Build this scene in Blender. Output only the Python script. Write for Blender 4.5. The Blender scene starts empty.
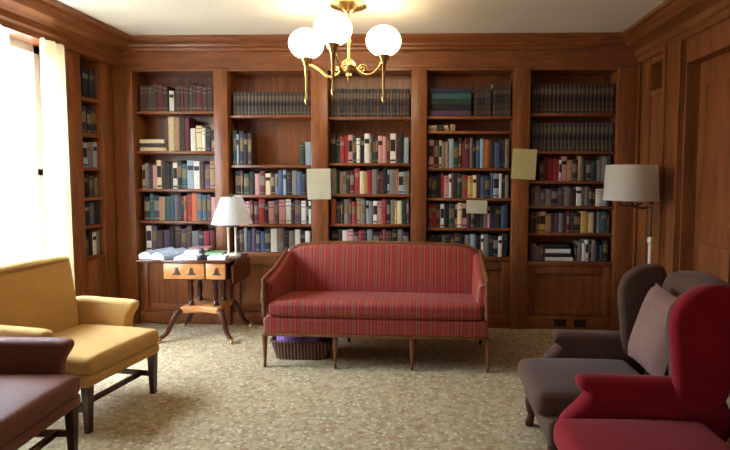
import bpy, bmesh, math, random
from mathutils import Vector, Matrix, Euler
random.seed(7)
SC = bpy.context.scene
COL = SC.collection
R = math.radians

# ------------------------------------------------------------------ camera
cam_data = bpy.data.cameras.new('camera')
cam = bpy.data.objects.new('camera', cam_data)
COL.objects.link(cam)
cam_data.sensor_width = 36.0
cam_data.lens = 520.0 / 730.0 * 36.0
cam_data.shift_x = (365 - 406) / 730.0
cam_data.shift_y = (205.8 - 225) / 730.0
cam_data.clip_start = 0.05
cam.rotation_mode = 'XYZ'
rot = Matrix.Rotation(R(2.1), 3, 'Z') @ Matrix.Rotation(R(90 - 3.5), 3, 'X') @ Matrix.Rotation(R(0.2), 3, 'Z')
cam.rotation_euler = rot.to_euler('XYZ')
cam.location = (0, 0, 1.45)
SC.camera = cam

# ------------------------------------------------------------------ sky, exposure
world = bpy.data.worlds.new('overcast_sky')
SC.world = world
world.use_nodes = True
wnt = world.node_tree
bg = wnt.nodes['Background']
bg.inputs['Strength'].default_value = 1.0
wtc = wnt.nodes.new('ShaderNodeTexCoord')
wsp = wnt.nodes.new('ShaderNodeSeparateXYZ')
wnt.links.new(wtc.outputs['Generated'], wsp.inputs[0])
wmr = wnt.nodes.new('ShaderNodeMapRange')          # height above the horizon, -1..1 to 0..1
wmr.inputs['From Min'].default_value = -1.0
wmr.inputs['From Max'].default_value = 1.0
wnt.links.new(wsp.outputs['Z'], wmr.inputs['Value'])
wrp = wnt.nodes.new('ShaderNodeValToRGB')
el = wrp.color_ramp.elements
el.new(0.5); el.new(0.5)
# ground, horizon haze, bright overcast sky overhead (values relative to SKY)
for k, (p, c) in enumerate(((0.47, (0.16, 0.17, 0.16)), (0.52, (0.24, 0.27, 0.30)), (0.74, (0.62, 0.79, 1.0)), (1.0, (0.72, 0.90, 1.12)))):
    el[k].position = p
    el[k].color = (*c, 1)
wnt.links.new(wmr.outputs['Result'], wrp.inputs['Fac'])
SKY = 78.0
wml = wnt.nodes.new('ShaderNodeVectorMath')
wml.operation = 'SCALE'
wml.inputs['Scale'].default_value = SKY
wnt.links.new(wrp.outputs['Color'], wml.inputs[0])
wnt.links.new(wml.outputs[0], bg.inputs['Color'])
SC.view_settings.view_transform = 'Standard'
SC.view_settings.look = 'None'
SC.view_settings.gamma = 1.0
SC.view_settings.exposure = 0.0
SC.view_settings.use_curve_mapping = False
GLOBE_STRENGTH = 11.5


def portal(name, x, y0, y1, z0, z1):
    """sampling portal in a window opening: gives no light of its own"""
    d = bpy.data.lights.new(name, 'AREA')
    d.shape = 'RECTANGLE'
    d.size = z1 - z0
    d.size_y = y1 - y0
    d.cycles.is_portal = True
    o = bpy.data.objects.new(name, d)
    o.location = (x, (y0 + y1) / 2, (z0 + z1) / 2)
    o.rotation_euler = (0, R(-90), 0)
    COL.objects.link(o)


WIN1 = (2.60, 4.15, 0.45, 2.46)
WIN2 = (-2.30, -1.50, 0.45, 2.46)
portal('window_daylight', -3.30, *WIN1)
portal('window_daylight', -3.30, *WIN2)

# ------------------------------------------------------------------ materials
MATS = {}


def nt_new(name, rough=0.5, spec=0.5):
    m = bpy.data.materials.new(name)
    m.use_nodes = True
    nt = m.node_tree
    b = nt.nodes['Principled BSDF']
    b.inputs['Roughness'].default_value = rough
    b.inputs['Specular IOR Level'].default_value = spec
    return m, nt, b


def lin(c):
    return tuple((v / 12.92 if v <= 0.04045 else ((v + 0.055) / 1.055) ** 2.4) for v in [x / 255.0 for x in c])


def coords(nt, scale, out='Object'):
    tc = nt.nodes.new('ShaderNodeTexCoord')
    mp = nt.nodes.new('ShaderNodeMapping')
    mp.inputs['Scale'].default_value = scale
    nt.links.new(tc.outputs[out], mp.inputs['Vector'])
    return mp.outputs['Vector']


def ramp(nt, fac, stops, interp='LINEAR'):
    r = nt.nodes.new('ShaderNodeValToRGB')
    r.color_ramp.interpolation = interp
    e = r.color_ramp.elements
    while len(e) < len(stops):
        e.new(0.5)
    for k, (p, c) in enumerate(stops):
        e[k].position = p
        e[k].color = (*c, 1)
    nt.links.new(fac, r.inputs['Fac'])
    return r.outputs['Color']


def noise(nt, vec, scale, detail=4, rough=0.55, dist=0.0):
    n = nt.nodes.new('ShaderNodeTexNoise')
    n.inputs['Scale'].default_value = scale
    n.inputs['Detail'].default_value = detail
    n.inputs['Roughness'].default_value = rough
    n.inputs['Distortion'].default_value = dist
    nt.links.new(vec, n.inputs['Vector'])
    return n.outputs['Fac']


def bump(nt, b, fac, strength, dist=0.01):
    k = nt.nodes.new('ShaderNodeBump')
    k.inputs['Strength'].default_value = strength
    k.inputs['Distance'].default_value = dist
    nt.links.new(fac, k.inputs['Height'])
    nt.links.new(k.outputs['Normal'], b.inputs['Normal'])


def mix(nt, fac, a, b, mode='MIX'):
    m = nt.nodes.new('ShaderNodeMix')
    m.data_type = 'RGBA'
    m.blend_type = mode
    for sock, v in ((m.inputs[0], fac), (m.inputs[6], a), (m.inputs[7], b)):
        if hasattr(v, 'is_output'):
            nt.links.new(v, sock)
        elif isinstance(v, (int, float)):
            sock.default_value = v
        else:
            sock.default_value = (*v, 1)
    return m.outputs[2]


def wood(name, dark, light, scale, rough=0.32, spec=0.5):
    m, nt, b = nt_new(name, rough, spec)
    v = coords(nt, scale)
    f = noise(nt, v, 3.0, 6, 0.6, 0.6)
    f2 = noise(nt, v, 14.0, 3, 0.5)
    c = ramp(nt, f, [(0.28, dark), (0.5, tuple((d + l) / 2 for d, l in zip(dark, light))), (0.72, light)])
    c = mix(nt, 0.25, c, ramp(nt, f2, [(0.35, dark), (0.65, light)]))
    nt.links.new(c, b.inputs['Base Color'])
    bump(nt, b, f2, 0.06, 0.004)
    return m


def fabric(name, col, var=0.25, rough=0.9, scale=60, sheen=0.05):
    m, nt, b = nt_new(name, rough, 0.2)
    v = coords(nt, (1, 1, 1))
    f = noise(nt, v, scale, 3, 0.6)
    g = noise(nt, v, 5.0, 3, 0.5)
    lo = tuple(c * (1 - var) for c in col)
    hi = tuple(min(1, c * (1 + var)) for c in col)
    c = mix(nt, 0.5, ramp(nt, f, [(0.3, lo), (0.7, hi)]), ramp(nt, g, [(0.3, lo), (0.7, hi)]))
    nt.links.new(c, b.inputs['Base Color'])
    b.inputs['Sheen Weight'].default_value = sheen
    bump(nt, b, f, 0.25, 0.003)
    return m


def plain(name, col, rough=0.6, var=0.12, scale=25, metal=0.0, spec=0.4):
    m, nt, b = nt_new(name, rough, spec)
    b.inputs['Metallic'].default_value = metal
    f = noise(nt, coords(nt, (1, 1, 1)), scale, 3)
    c = ramp(nt, f, [(0.3, tuple(x * (1 - var) for x in col)), (0.7, tuple(min(1, x * (1 + var)) for x in col))])
    nt.links.new(c, b.inputs['Base Color'])
    return m


def striped(name, axis):
    """woven stripe running across one object axis"""
    m, nt, b = nt_new(name, 0.55, 0.35)
    tc = nt.nodes.new('ShaderNodeTexCoord')
    sp = nt.nodes.new('ShaderNodeSeparateXYZ')
    nt.links.new(tc.outputs['Object'], sp.inputs[0])
    mu = nt.nodes.new('ShaderNodeMath')
    mu.operation = 'MULTIPLY'
    mu.inputs[1].default_value = 1 / 0.094
    nt.links.new(sp.outputs[axis], mu.inputs[0])
    fr = nt.nodes.new('ShaderNodeMath')
    fr.operation = 'FRACT'
    nt.links.new(mu.outputs[0], fr.inputs[0])
    red, mar, tan, olv, rose = lin((162, 42, 40)), lin((112, 20, 24)), lin((150, 92, 60)), lin((108, 56, 40)), lin((176, 62, 56))
    c = ramp(nt, fr.outputs[0], [(0.0, red), (0.17, mar), (0.23, tan), (0.33, olv), (0.40, tan), (0.48, red), (0.60, mar), (0.66, rose), (0.74, tan), (0.82, mar), (0.88, red), (0.96, red)], 'CONSTANT')
    f = noise(nt, coords(nt, (1, 1, 1)), 90, 3)
    c = mix(nt, 0.12, c, ramp(nt, f, [(0.3, (0.06, 0.01, 0.01)), (0.7, (0.5, 0.16, 0.12))]))
    nt.links.new(c, b.inputs['Base Color'])
    b.inputs['Sheen Weight'].default_value = 0.05
    bump(nt, b, f, 0.15, 0.002)
    return m


WD, WL = lin((92, 50, 25)), lin((156, 93, 50))
M = MATS
M['wood_v'] = wood('wood_upright_grain', WD, WL, (6, 6, 0.7))
M['wood_h'] = wood('wood_level_grain', WD, WL, (0.7, 6, 6))
M['wood_y'] = wood('wood_side_grain', WD, WL, (6, 0.7, 6))
M['wood_dark'] = wood('dark_mahogany', lin((40, 18, 10)), lin((84, 40, 22)), (5, 5, 1), 0.25)
M['wood_top'] = wood('table_mahogany', lin((58, 26, 14)), lin((104, 54, 30)), (1, 6, 6), 0.25)
M['wood_tan'] = wood('inlaid_satinwood', lin((168, 104, 54)), lin((214, 150, 88)), (1, 5, 5), 0.3)
M['wood_brown'] = wood('walnut_frame', lin((84, 48, 24)), lin((140, 88, 48)), (4, 4, 1.5), 0.3)
M['brass'] = plain('brass', (0.75, 0.52, 0.22), 0.25, 0.08, 20, 1.0)
M['bronze'] = plain('dark_bronze', (0.09, 0.06, 0.035), 0.4, 0.15, 20, 0.7)
M['black'] = plain('black_plastic', (0.015, 0.015, 0.017), 0.5)
M['paper'] = plain('white_paper', lin((232, 236, 240)), 0.8, 0.05, 12)
M['print'] = plain('printed_paper', lin((190, 205, 222)), 0.6, 0.25, 18)
M['cream_paper'] = plain('cream_paper', lin((254, 246, 214)), 0.8, 0.05, 10)
M['yellow_paper'] = plain('yellow_paper', lin((253, 240, 168)), 0.8, 0.06, 10)
M['pages'] = plain('book_pages', lin((206, 190, 156)), 0.9, 0.12, 60)
M['ceramic'] = plain('cream_ceramic', lin((222, 214, 190)), 0.3, 0.05)
M['white_paint'] = plain('white_paint', lin((235, 235, 230)), 0.5, 0.03)
M['stripe_x'] = striped('red_stripe_across', 0)
M['stripe_y'] = striped('red_stripe_along', 1)
M['yellow'] = fabric('gold_upholstery', lin((204, 162, 96)), 0.12)
M['mauve'] = fabric('brown_mauve_upholstery', lin((118, 74, 58)), 0.18, 0.6)
M['taupe'] = fabric('brown_velvet', lin((84, 58, 45)), 0.2, 0.85, 50, 0.12)
M['red'] = fabric('crimson_velvet', lin((130, 14, 24)), 0.16, 0.8, 50, 0.08)
M['pillow'] = fabric('mauve_linen', lin((130, 98, 88)), 0.14, 0.9, 40)
M['purple'] = fabric('purple_wool', lin((140, 98, 156)), 0.3, 0.95, 30)
M['outlet'] = plain('dark_plate', (0.012, 0.008, 0.006), 0.6)


def wicker():
    m, nt, b = nt_new('wicker', 0.7, 0.3)
    v = coords(nt, (1, 1, 1))
    w = nt.nodes.new('ShaderNodeTexWave')
    w.bands_direction = 'X'
    w.inputs['Scale'].default_value = 12
    w.inputs['Distortion'].default_value = 1.0
    nt.links.new(v, w.inputs['Vector'])
    c = ramp(nt, w.outputs['Fac'], [(0.2, lin((58, 36, 26))), (0.8, lin((122, 84, 62)))])
    nt.links.new(c, b.inputs['Base Color'])
    bump(nt, b, w.outputs['Fac'], 0.5, 0.01)
    return m


M['wicker'] = wicker()


def carpet():
    m, nt, b = nt_new('floral_carpet', 0.95, 0.1)
    v = coords(nt, (1, 1, 1))
    base, cream = lin((164, 140, 102)), lin((202, 184, 146))
    olive, rust, brown = lin((132, 116, 80)), lin((156, 100, 66)), lin((112, 86, 58))
    c = mix(nt, noise(nt, v, 5.0, 3), base, cream)
    c = mix(nt, ramp(nt, noise(nt, v, 19.0, 4, 0.6, 0.8), [(0.50, (0, 0, 0)), (0.62, (0.8, 0.8, 0.8))]), c, olive)
    c = mix(nt, ramp(nt, noise(nt, coords(nt, (1, 1.2, 1)), 21.0, 4, 0.6, 1.0), [(0.54, (0, 0, 0)), (0.63, (0.85, 0.85, 0.85))]), c, rust)
    vo = nt.nodes.new('ShaderNodeTexVoronoi')
    vo.inputs['Scale'].default_value = 26
    nt.links.new(v, vo.inputs['Vector'])
    c = mix(nt, ramp(nt, vo.outputs['Distance'], [(0.14, (0.9, 0.9, 0.9)), (0.34, (0, 0, 0))]), c, lin((222, 212, 184)))
    c = mix(nt, ramp(nt, noise(nt, v, 42.0, 3, 0.6, 0.6), [(0.55, (0, 0, 0)), (0.66, (0.7, 0.7, 0.7))]), c, brown)
    f = noise(nt, v, 220, 2)
    c = mix(nt, 0.25, c, ramp(nt, f, [(0.3, lin((90, 80, 56))), (0.7, lin((226, 214, 180)))]))
    nt.links.new(c, b.inputs['Base Color'])
    bump(nt, b, f, 0.5, 0.006)
    return m


M['carpet'] = carpet()
M['plaster'] = plain('cream_plaster', lin((234, 227, 210)), 0.9, 0.02, 3)


def drape_mat():
    m = bpy.data.materials.new('cream_drape')
    m.use_nodes = True
    nt = m.node_tree
    nt.nodes.clear()
    out = nt.nodes.new('ShaderNodeOutputMaterial')
    d = nt.nodes.new('ShaderNodeBsdfDiffuse')
    t = nt.nodes.new('ShaderNodeBsdfTranslucent')
    f = noise(nt, coords(nt, (30, 30, 3)), 4, 3)
    c = ramp(nt, f, [(0.3, lin((238, 228, 204))), (0.7, lin((252, 246, 230)))])
    nt.links.new(c, d.inputs['Color'])
    nt.links.new(c, t.inputs['Color'])
    mx = nt.nodes.new('ShaderNodeMixShader')
    mx.inputs[0].default_value = 0.45
    nt.links.new(d.outputs[0], mx.inputs[1])
    nt.links.new(t.outputs[0], mx.inputs[2])
    nt.links.new(mx.outputs[0], out.inputs['Surface'])
    return m


def sheer_mat():
    m = bpy.data.materials.new('sheer_voile')
    m.use_nodes = True
    nt = m.node_tree
    nt.nodes.clear()
    out = nt.nodes.new('ShaderNodeOutputMaterial')
    t = nt.nodes.new('ShaderNodeBsdfTranslucent')
    t.inputs['Color'].default_value = (0.92, 0.92, 0.9, 1)
    a = nt.nodes.new('ShaderNodeBsdfTransparent')
    mx = nt.nodes.new('ShaderNodeMixShader')
    f = noise(nt, coords(nt, (60, 60, 4)), 4, 2)
    c = ramp(nt, f, [(0.3, (0.66, 0.66, 0.66)), (0.7, (0.8, 0.8, 0.8))])
    nt.links.new(c, mx.inputs[0])
    nt.links.new(t.outputs[0], mx.inputs[1])
    nt.links.new(a.outputs[0], mx.inputs[2])
    nt.links.new(mx.outputs[0], out.inputs['Surface'])
    return m


def shade_mat(name, col):
    m = drape_mat()
    m.name = name
    for n in m.node_tree.nodes:
        if n.type == 'VALTORGB':
            n.color_ramp.elements[0].color = (*[x * 0.93 for x in col], 1)
            n.color_ramp.elements[1].color = (*col, 1)
        if n.type == 'MIX_SHADER':
            n.inputs[0].default_value = 0.3
    return m


M['drape'] = drape_mat()
M['sheer'] = sheer_mat()
M['shade'] = shade_mat('linen_shade', lin((246, 240, 228)))
M['white_shade'] = shade_mat('white_shade', lin((254, 253, 250)))


def glass_mat():
    m = bpy.data.materials.new('window_glass')
    m.use_nodes = True
    nt = m.node_tree
    nt.nodes.clear()
    out = nt.nodes.new('ShaderNodeOutputMaterial')
    a = nt.nodes.new('ShaderNodeBsdfTransparent')
    g = nt.nodes.new('ShaderNodeBsdfGlossy')
    g.inputs['Roughness'].default_value = 0.02
    mx = nt.nodes.new('ShaderNodeMixShader')
    mx.inputs[0].default_value = 0.06
    nt.links.new(a.outputs[0], mx.inputs[1])
    nt.links.new(g.outputs[0], mx.inputs[2])
    nt.links.new(mx.outputs[0], out.inputs['Surface'])
    return m


M['glass'] = glass_mat()


def globe_mat():
    m, nt, b = nt_new('lit_opal_glass', 0.3, 0.5)
    b.inputs['Base Color'].default_value = (0.9, 0.88, 0.82, 1)
    b.inputs['Emission Color'].default_value = (1.0, 0.78, 0.5, 1)
    b.inputs['Emission Strength'].default_value = GLOBE_STRENGTH
    return m


M['globe'] = globe_mat()

# book cloth colours: code -> (plain name, colour)
BOOK = {
    'k': ('black', (34, 32, 34)), 'g': ('dark green', (40, 62, 50)), 'n': ('navy', (42, 48, 68)), 'b': ('blue', (68, 88, 120)),
    'l': ('pale blue', (150, 168, 178)), 'r': ('red', (148, 42, 46)), 'm': ('maroon', (96, 32, 38)), 'p': ('pink', (196, 142, 134)),
    'w': ('white', (222, 218, 208)), 'c': ('cream', (218, 198, 154)), 't': ('tan', (170, 134, 98)), 'y': ('yellow', (198, 164, 92)),
    'o': ('orange', (186, 98, 56)), 'e': ('grey', (122, 118, 116)), 'd': ('dark brown', (66, 46, 38)), 'u': ('teal', (54, 94, 98)),
    'v': ('plum', (82, 60, 84)), 's': ('greyish brown', (68, 58, 53)),
}
for k, (n, c) in BOOK.items():
    M['book_' + k] = plain('book_cloth_' + n.replace(' ', '_'), lin(c), 0.55, 0.15, 40)
M['gilt'] = plain('gilt_stamping', lin((118, 96, 60)), 0.5, 0.25, 50)
M['label_pale'] = plain('pale_spine_label', lin((128, 118, 100)), 0.7, 0.2, 50)
M['set_band'] = plain('worn_set_band', lin((98, 86, 68)), 0.7, 0.25, 50)
M['label_dark'] = plain('dark_spine_label', lin((40, 26, 24)), 0.6, 0.15, 50)


# ------------------------------------------------------------------ mesh helpers
def finish(name, bm, mats, parent=None, smooth=True, loc=None, rotz=0.0, angle=40):
    me = bpy.data.meshes.new(name)
    bmesh.ops.recalc_face_normals(bm, faces=bm.faces)
    bm.to_mesh(me)
    bm.free()
    for m in (mats if isinstance(mats, (list, tuple)) else [mats]):
        me.materials.append(M[m])
    if smooth:
        me.shade_smooth()
        try:
            me.set_sharp_from_angle(angle=R(angle))
        except Exception:
            pass
    o = bpy.data.objects.new(name, me)
    COL.objects.link(o)
    if parent:
        o.parent = parent
    if loc:
        o.location = loc
    o.rotation_euler.z = rotz
    return o


def thing(name, label, cat, loc=(0, 0, 0), rotz=0.0, group=None):
    o = bpy.data.objects.new(name, None)
    o.empty_display_size = 0.1
    COL.objects.link(o)
    o.location = loc
    o.rotation_euler.z = rotz
    return tag(o, label, cat, group)


def tag(o, label, cat, group=None):
    o['label'] = label
    o['category'] = cat
    if group:
        o['group'] = group
    return o


def struct(name, bm, mats, parent=None, **kw):
    o = finish(name, bm, mats, parent, **kw)
    if not parent:
        o['kind'] = 'structure'
    return o


def box(bm, x0, x1, y0, y1, z0, z1, mat=0, bev=0.0, segs=2):
    vs = [bm.verts.new((x, y, z)) for x in (x0, x1) for y in (y0, y1) for z in (z0, z1)]
    idx = [(0, 1, 3, 2), (4, 6, 7, 5), (0, 4, 5, 1), (2, 3, 7, 6), (0, 2, 6, 4), (1, 5, 7, 3)]
    fs = [bm.faces.new([vs[i] for i in f]) for f in idx]
    for f in fs:
        f.material_index = mat
    if bev > 0:
        es = list({e for f in fs for e in f.edges})
        r = bmesh.ops.bevel(bm, geom=es, offset=bev, segments=segs, affect='EDGES', profile=0.5)
        for f in r['faces']:
            f.material_index = mat
    return vs


def rbox(bm, c, s, r, mat=0, puff=(0, 0, 0), m=4, k=3):
    """rounded cushion block: centre c, full size s, edge radius r, bulge per axis"""
    h = [x / 2 for x in s]
    r = min(r, min(h) * 0.999)
    ax = []
    for a in range(3):
        q = r / h[a]
        pts = [-1 + q * i / k for i in range(k)] + [-(1 - q) + 2 * (1 - q) * i / m for i in range(m + 1)] + [1 - q + q * (i + 1) / k for i in range(k)]
        ax.append(pts)
    cache = {}

    def vert(u):
        key = tuple(round(x, 5) for x in u)
        if key in cache:
            return cache[key]
        q = [u[a] * h[a] for a in range(3)]
        inner = [max(-(h[a] - r), min(h[a] - r, q[a])) for a in range(3)]
        d = Vector([q[a] - inner[a] for a in range(3)])
        if d.length > 1e-9:
            d = d.normalized() * r
        p = [inner[a] + d[a] for a in range(3)]
        for a in range(3):
            if puff[a]:
                o1, o2 = [x for x in range(3) if x != a]
                p[a] += puff[a] * u[a] * math.cos(u[o1] * math.pi / 2) ** 0.7 * math.cos(u[o2] * math.pi / 2) ** 0.7 if abs(u[o1]) < 1 and abs(u[o2]) < 1 else 0
        v = bm.verts.new([p[a] + c[a] for a in range(3)])
        cache[key] = v
        return v
    n = len(ax[0])
    out = []
    for a in range(3):
        o1, o2 = [x for x in range(3) if x != a]
        for sgn in (-1, 1):
            for i in range(len(ax[o1]) - 1):
                for j in range(len(ax[o2]) - 1):
                    quad = []
                    for (ii, jj) in ((i, j), (i + 1, j), (i + 1, j + 1), (i, j + 1)):
                        u = [0, 0, 0]
                        u[a] = sgn
                        u[o1] = ax[o1][ii]
                        u[o2] = ax[o2][jj]
                        quad.append(vert(u))
                    if len(set(quad)) == 4:
                        try:
                            f = bm.faces.new(quad)
                            f.material_index = mat
                            out.append(f)
                        except ValueError:
                            pass
    return list(cache.values())


def chaikin(pts, n=2, closed=True):
    for _ in range(n):
        q = []
        L = len(pts)
        rng = range(L) if closed else range(L - 1)
        if not closed:
            q.append(pts[0])
        for i in rng:
            a, b = pts[i], pts[(i + 1) % L]
            q.append(tuple(0.75 * x + 0.25 * y for x, y in zip(a, b)))
            q.append(tuple(0.25 * x + 0.75 * y for x, y in zip(a, b)))
        if not closed:
            q.append(pts[-1])
        pts = q
    return pts


def pad(bm, outline, t0, t1, r, fn, mat=0, seg=3):
    """closed 2-D outline with thickness t0..t1 and rounded rims; fn(a, b, t) -> 3-D point"""
    n = len(outline)
    area = sum(outline[i][0] * outline[(i + 1) % n][1] - outline[(i + 1) % n][0] * outline[i][1] for i in range(n))
    sg = 1 if area > 0 else -1
    nrm = []
    for i in range(n):
        a, b = Vector(outline[i - 1]), Vector(outline[(i + 1) % n])
        d = (b - a).normalized()
        nrm.append(Vector((d.y, -d.x)) * sg)
    layers = []
    for i in range(seg + 1):
        th = math.pi / 2 * i / seg
        layers.append((r * (1 - math.sin(th)), t0 + r * (1 - math.cos(th))))
    layers += [(ins, t0 + t1 - t) for ins, t in reversed(layers)]
    rings = []
    for ins, t in layers:
        rings.append([bm.verts.new(fn(outline[i][0] - nrm[i].x * ins, outline[i][1] - nrm[i].y * ins, t)) for i in range(n)])
    for a, b in zip(rings, rings[1:]):
        for i in range(n):
            f = bm.faces.new((a[i], a[(i + 1) % n], b[(i + 1) % n], b[i]))
            f.material_index = mat
    for rg in (rings[0], rings[-1]):
        f = bm.faces.new(rg)
        f.material_index = mat
        bmesh.ops.triangulate(bm, faces=[f])


def tube(bm, pts, rad, n=10, mat=0, caps=True, flat=1.0):
    pts = [Vector(p) for p in pts]
    if not isinstance(rad, (list, tuple)):
        rad = [rad] * len(pts)
    rings = []
    ref = Vector((0, 0, 1))
    d0 = (pts[1] - pts[0]).normalized()
    if abs(d0.dot(ref)) > 0.95:
        ref = Vector((0, 1, 0))
    for i, p in enumerate(pts):
        d = (pts[min(i + 1, len(pts) - 1)] - pts[max(i - 1, 0)]).normalized()
        a = d.cross(ref).normalized()
        b = a.cross(d).normalized()
        ref = b
        rings.append([bm.verts.new(p + (a * math.cos(2 * math.pi * k / n) * flat + b * math.sin(2 * math.pi * k / n)) * rad[i]) for k in range(n)])
    for q, w in zip(rings, rings[1:]):
        for k in range(n):
            f = bm.faces.new((q[k], q[(k + 1) % n], w[(k + 1) % n], w[k]))
            f.material_index = mat
    if caps:
        for rg in (rings[0], rings[-1]):
            bm.faces.new(rg).material_index = mat


def lathe(bm, prof, c=(0, 0, 0), n=20, mat=0, caps=True):
    rings = [[bm.verts.new((c[0] + r * math.cos(2 * math.pi * k / n), c[1] + r * math.sin(2 * math.pi * k / n), c[2] + z)) for k in range(n)] for r, z in prof]
    for q, w in zip(rings, rings[1:]):
        for k in range(n):
            bm.faces.new((q[k], q[(k + 1) % n], w[(k + 1) % n], w[k])).material_index = mat
    if caps:
        for rg in (rings[0], rings[-1]):
            bm.faces.new(rg).material_index = mat


def frustum(bm, x, y, z0, z1, s0, s1, dx=0, dy=0, mat=0):
    """square leg: side s0 at the foot (z0), s1 at the top (z1); foot shifted by dx, dy"""
    a = [bm.verts.new((x + dx + i * s0 / 2, y + dy + j * s0 / 2, z0)) for i, j in ((-1, -1), (1, -1), (1, 1), (-1, 1))]
    b = [bm.verts.new((x + i * s1 / 2, y + j * s1 / 2, z1)) for i, j in ((-1, -1), (1, -1), (1, 1), (-1, 1))]
    fs = [bm.faces.new(a), bm.faces.new(b)]
    for k in range(4):
        fs.append(bm.faces.new((a[k], a[(k + 1) % 4], b[(k + 1) % 4], b[k])))
    for f in fs:
        f.material_index = mat


def BM():
    return bmesh.new()


# ------------------------------------------------------------------ room shell
XL, XR, YF, YB, H = -2.94, 1.943, 4.83, -2.6, 2.70

b = BM(); box(b, XL - 0.4, XR + 0.3, YB - 0.2, 5.32, -0.10, 0.0)
struct('floor', b, 'carpet', smooth=False)
b = BM(); box(b, XL - 0.4, XR + 0.3, YB - 0.2, 5.32, H, H + 0.12)
struct('ceiling', b, 'plaster', smooth=False)
b = BM(); box(b, XL - 0.4, XR + 0.3, 5.15, 5.32, 0, H)
struct('wall_back', b, 'wood_v', smooth=False)
b = BM(); box(b, XL - 0.4, XR + 0.3, YB - 0.2, YB, 0, H)
struct('wall_front', b, 'wood_v', smooth=False)

b = BM()
XO = XL - 0.36
for y0, y1, z0, z1 in ((YB, WIN2[0], 0, H), (WIN2[0], WIN2[1], 0, WIN2[2]), (WIN2[0], WIN2[1], WIN2[3], H), (WIN2[1], WIN1[0], 0, H),
                       (WIN1[0], WIN1[1], 0, WIN1[2]), (WIN1[0], WIN1[1], WIN1[3], H), (WIN1[1], 4.20, 0, H)):
    box(b, XO, XL, y0, y1, z0, z1)
box(b, XO, XL - 0.31, 4.20, 5.15, 0, H)          # behind the narrow bookcase
box(b, XL - 0.31, XL, 4.20, 5.15, 2.46, H)
struct('wall_left', b, 'wood_v', smooth=False)

b = BM()
DY0, DY1, DZ = 2.95, 4.00, 2.28
for y0, y1, z0, z1 in ((YB, DY0, 0, H), (DY0, DY1, DZ, H), (DY1, 4.02, 0, H)):
    box(b, XR, XR + 0.26, y0, y1, z0, z1)
box(b, XR + 0.10, XR + 0.26, 4.02, 5.15, 0, H)
box(b, XR, XR + 0.12, 4.02, 5.15, 2.46, H)
struct('wall_right', b, 'wood_v', smooth=False)

# panelled right wall next to the corner: casing, stiles, rails
b = BM()
box(b, XR - 0.025, XR + 0.11, 4.03, 4.30, 0, 2.46, 0, 0.006)
box(b, XR - 0.045, XR - 0.02, 4.27, 4.315, 0, 2.50, 0, 0.006)
box(b, XR - 0.04, XR - 0.02, 4.03, 4.06, 0, 2.46, 0, 0.006)
box(b, XR, XR + 0.11, 4.30, 4.385, 0, 2.46, 0, 0.004)
box(b, XR, XR + 0.11, 4.64, 4.84, 0, 2.46, 0, 0.004)
box(b, XR + 0.005, XR + 0.11, 4.385, 4.64, 2.13, 2.17, 0, 0.004)
box(b, XR + 0.02, XR + 0.11, 4.385, 4.64, 0, 2.13, 0)
box(b, XR + 0.005, XR + 0.11, 4.385, 4.64, 2.40, 2.46, 0, 0.004)
box(b, XR + 0.005, XR + 0.11, 4.385, 4.64, 0, 0.16, 0, 0.004)
struct('trim_1', b, 'wood_v')

# door on the right wall
d1 = thing('door_1', 'dark panelled wooden door in right-hand wall', 'door')
del d1['category']; del d1['label']
d1['kind'] = 'structure'
b = BM()
box(b, XR + 0.10, XR + 0.15, DY0, DY1, 0.005, DZ)
for z0, z1 in ((0.25, 0.95), (1.1, 2.1)):
    for y0, y1 in ((3.05, 3.43), (3.52, 3.90)):
        box(b, XR + 0.085, XR + 0.10, y0, y1, z0, z1, 0, 0.007)
finish('door_panel', b, 'wood_v', d1)
b = BM(); lathe(b, [(0.012, 0), (0.012, 0.03), (0.028, 0.04), (0.03, 0.055), (0.02, 0.07), (0.004, 0.075)], n=14)
bmesh.ops.rotate(b, verts=b.verts, matrix=Matrix.Rotation(R(-90), 3, 'Y'))
bmesh.ops.translate(b, verts=b.verts, vec=(XR + 0.10, 3.03, 1.0))
finish('door_knob', b, 'brass', d1)


def crown(name, prof, run, axis, wall, sgn, mat):
    """moulding: prof = (projection, z) list; runs along axis from run[0] to run[1]"""
    b = BM()
    rings = []
    for t in run:
        rings.append([b.verts.new(((wall + sgn * p, t, z) if axis == 'y' else (t, wall + sgn * p, z))) for p, z in prof])
    n = len(prof)
    for i in range(n):
        b.faces.new((rings[0][i], rings[0][(i + 1) % n], rings[1][(i + 1) % n], rings[1][i]))
    for rg in rings:
        b.faces.new(rg)
    return struct(name, b, mat, smooth=False)


sidep = [(-0.01, 2.455), (0.03, 2.455), (0.035, 2.50), (0.06, 2.515), (0.07, 2.56), (0.11, 2.58), (0.17, 2.60), (0.215, 2.645), (0.225, 2.665), (0.258, 2.672), (0.26, 2.699), (-0.01, 2.699)]
crown('trim_2', sidep, (YB, 5.1), 'y', XL, 1, 'wood_y')
crown('trim_3', [(p * 0.87 if p > 0 else p, z) for p, z in sidep], (YB, 5.1), 'y', XR, -1, 'wood_y')
backp = [(-0.30, 2.40), (-0.012, 2.40), (-0.012, 2.425), (-0.02, 2.43), (-0.02, 2.575), (0.012, 2.585), (0.016, 2.605), (0.045, 2.615), (0.05, 2.635), (0.085, 2.655), (0.11, 2.68), (0.112, 2.699), (-0.30, 2.699)]
crown('trim_4', backp, (XL, XR), 'x', YF, -1, 'wood_h')
b = BM(); box(b, XL, XL + 0.02, YB, WIN1[0] + 2.0, 0, 0.16, 0, 0.006)
struct('baseboard_left', b, 'wood_y')
b = BM(); box(b, XR - 0.02, XR, YB, DY0, 0, 0.16, 0, 0.006)
struct('baseboard_right', b, 'wood_y')


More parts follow.
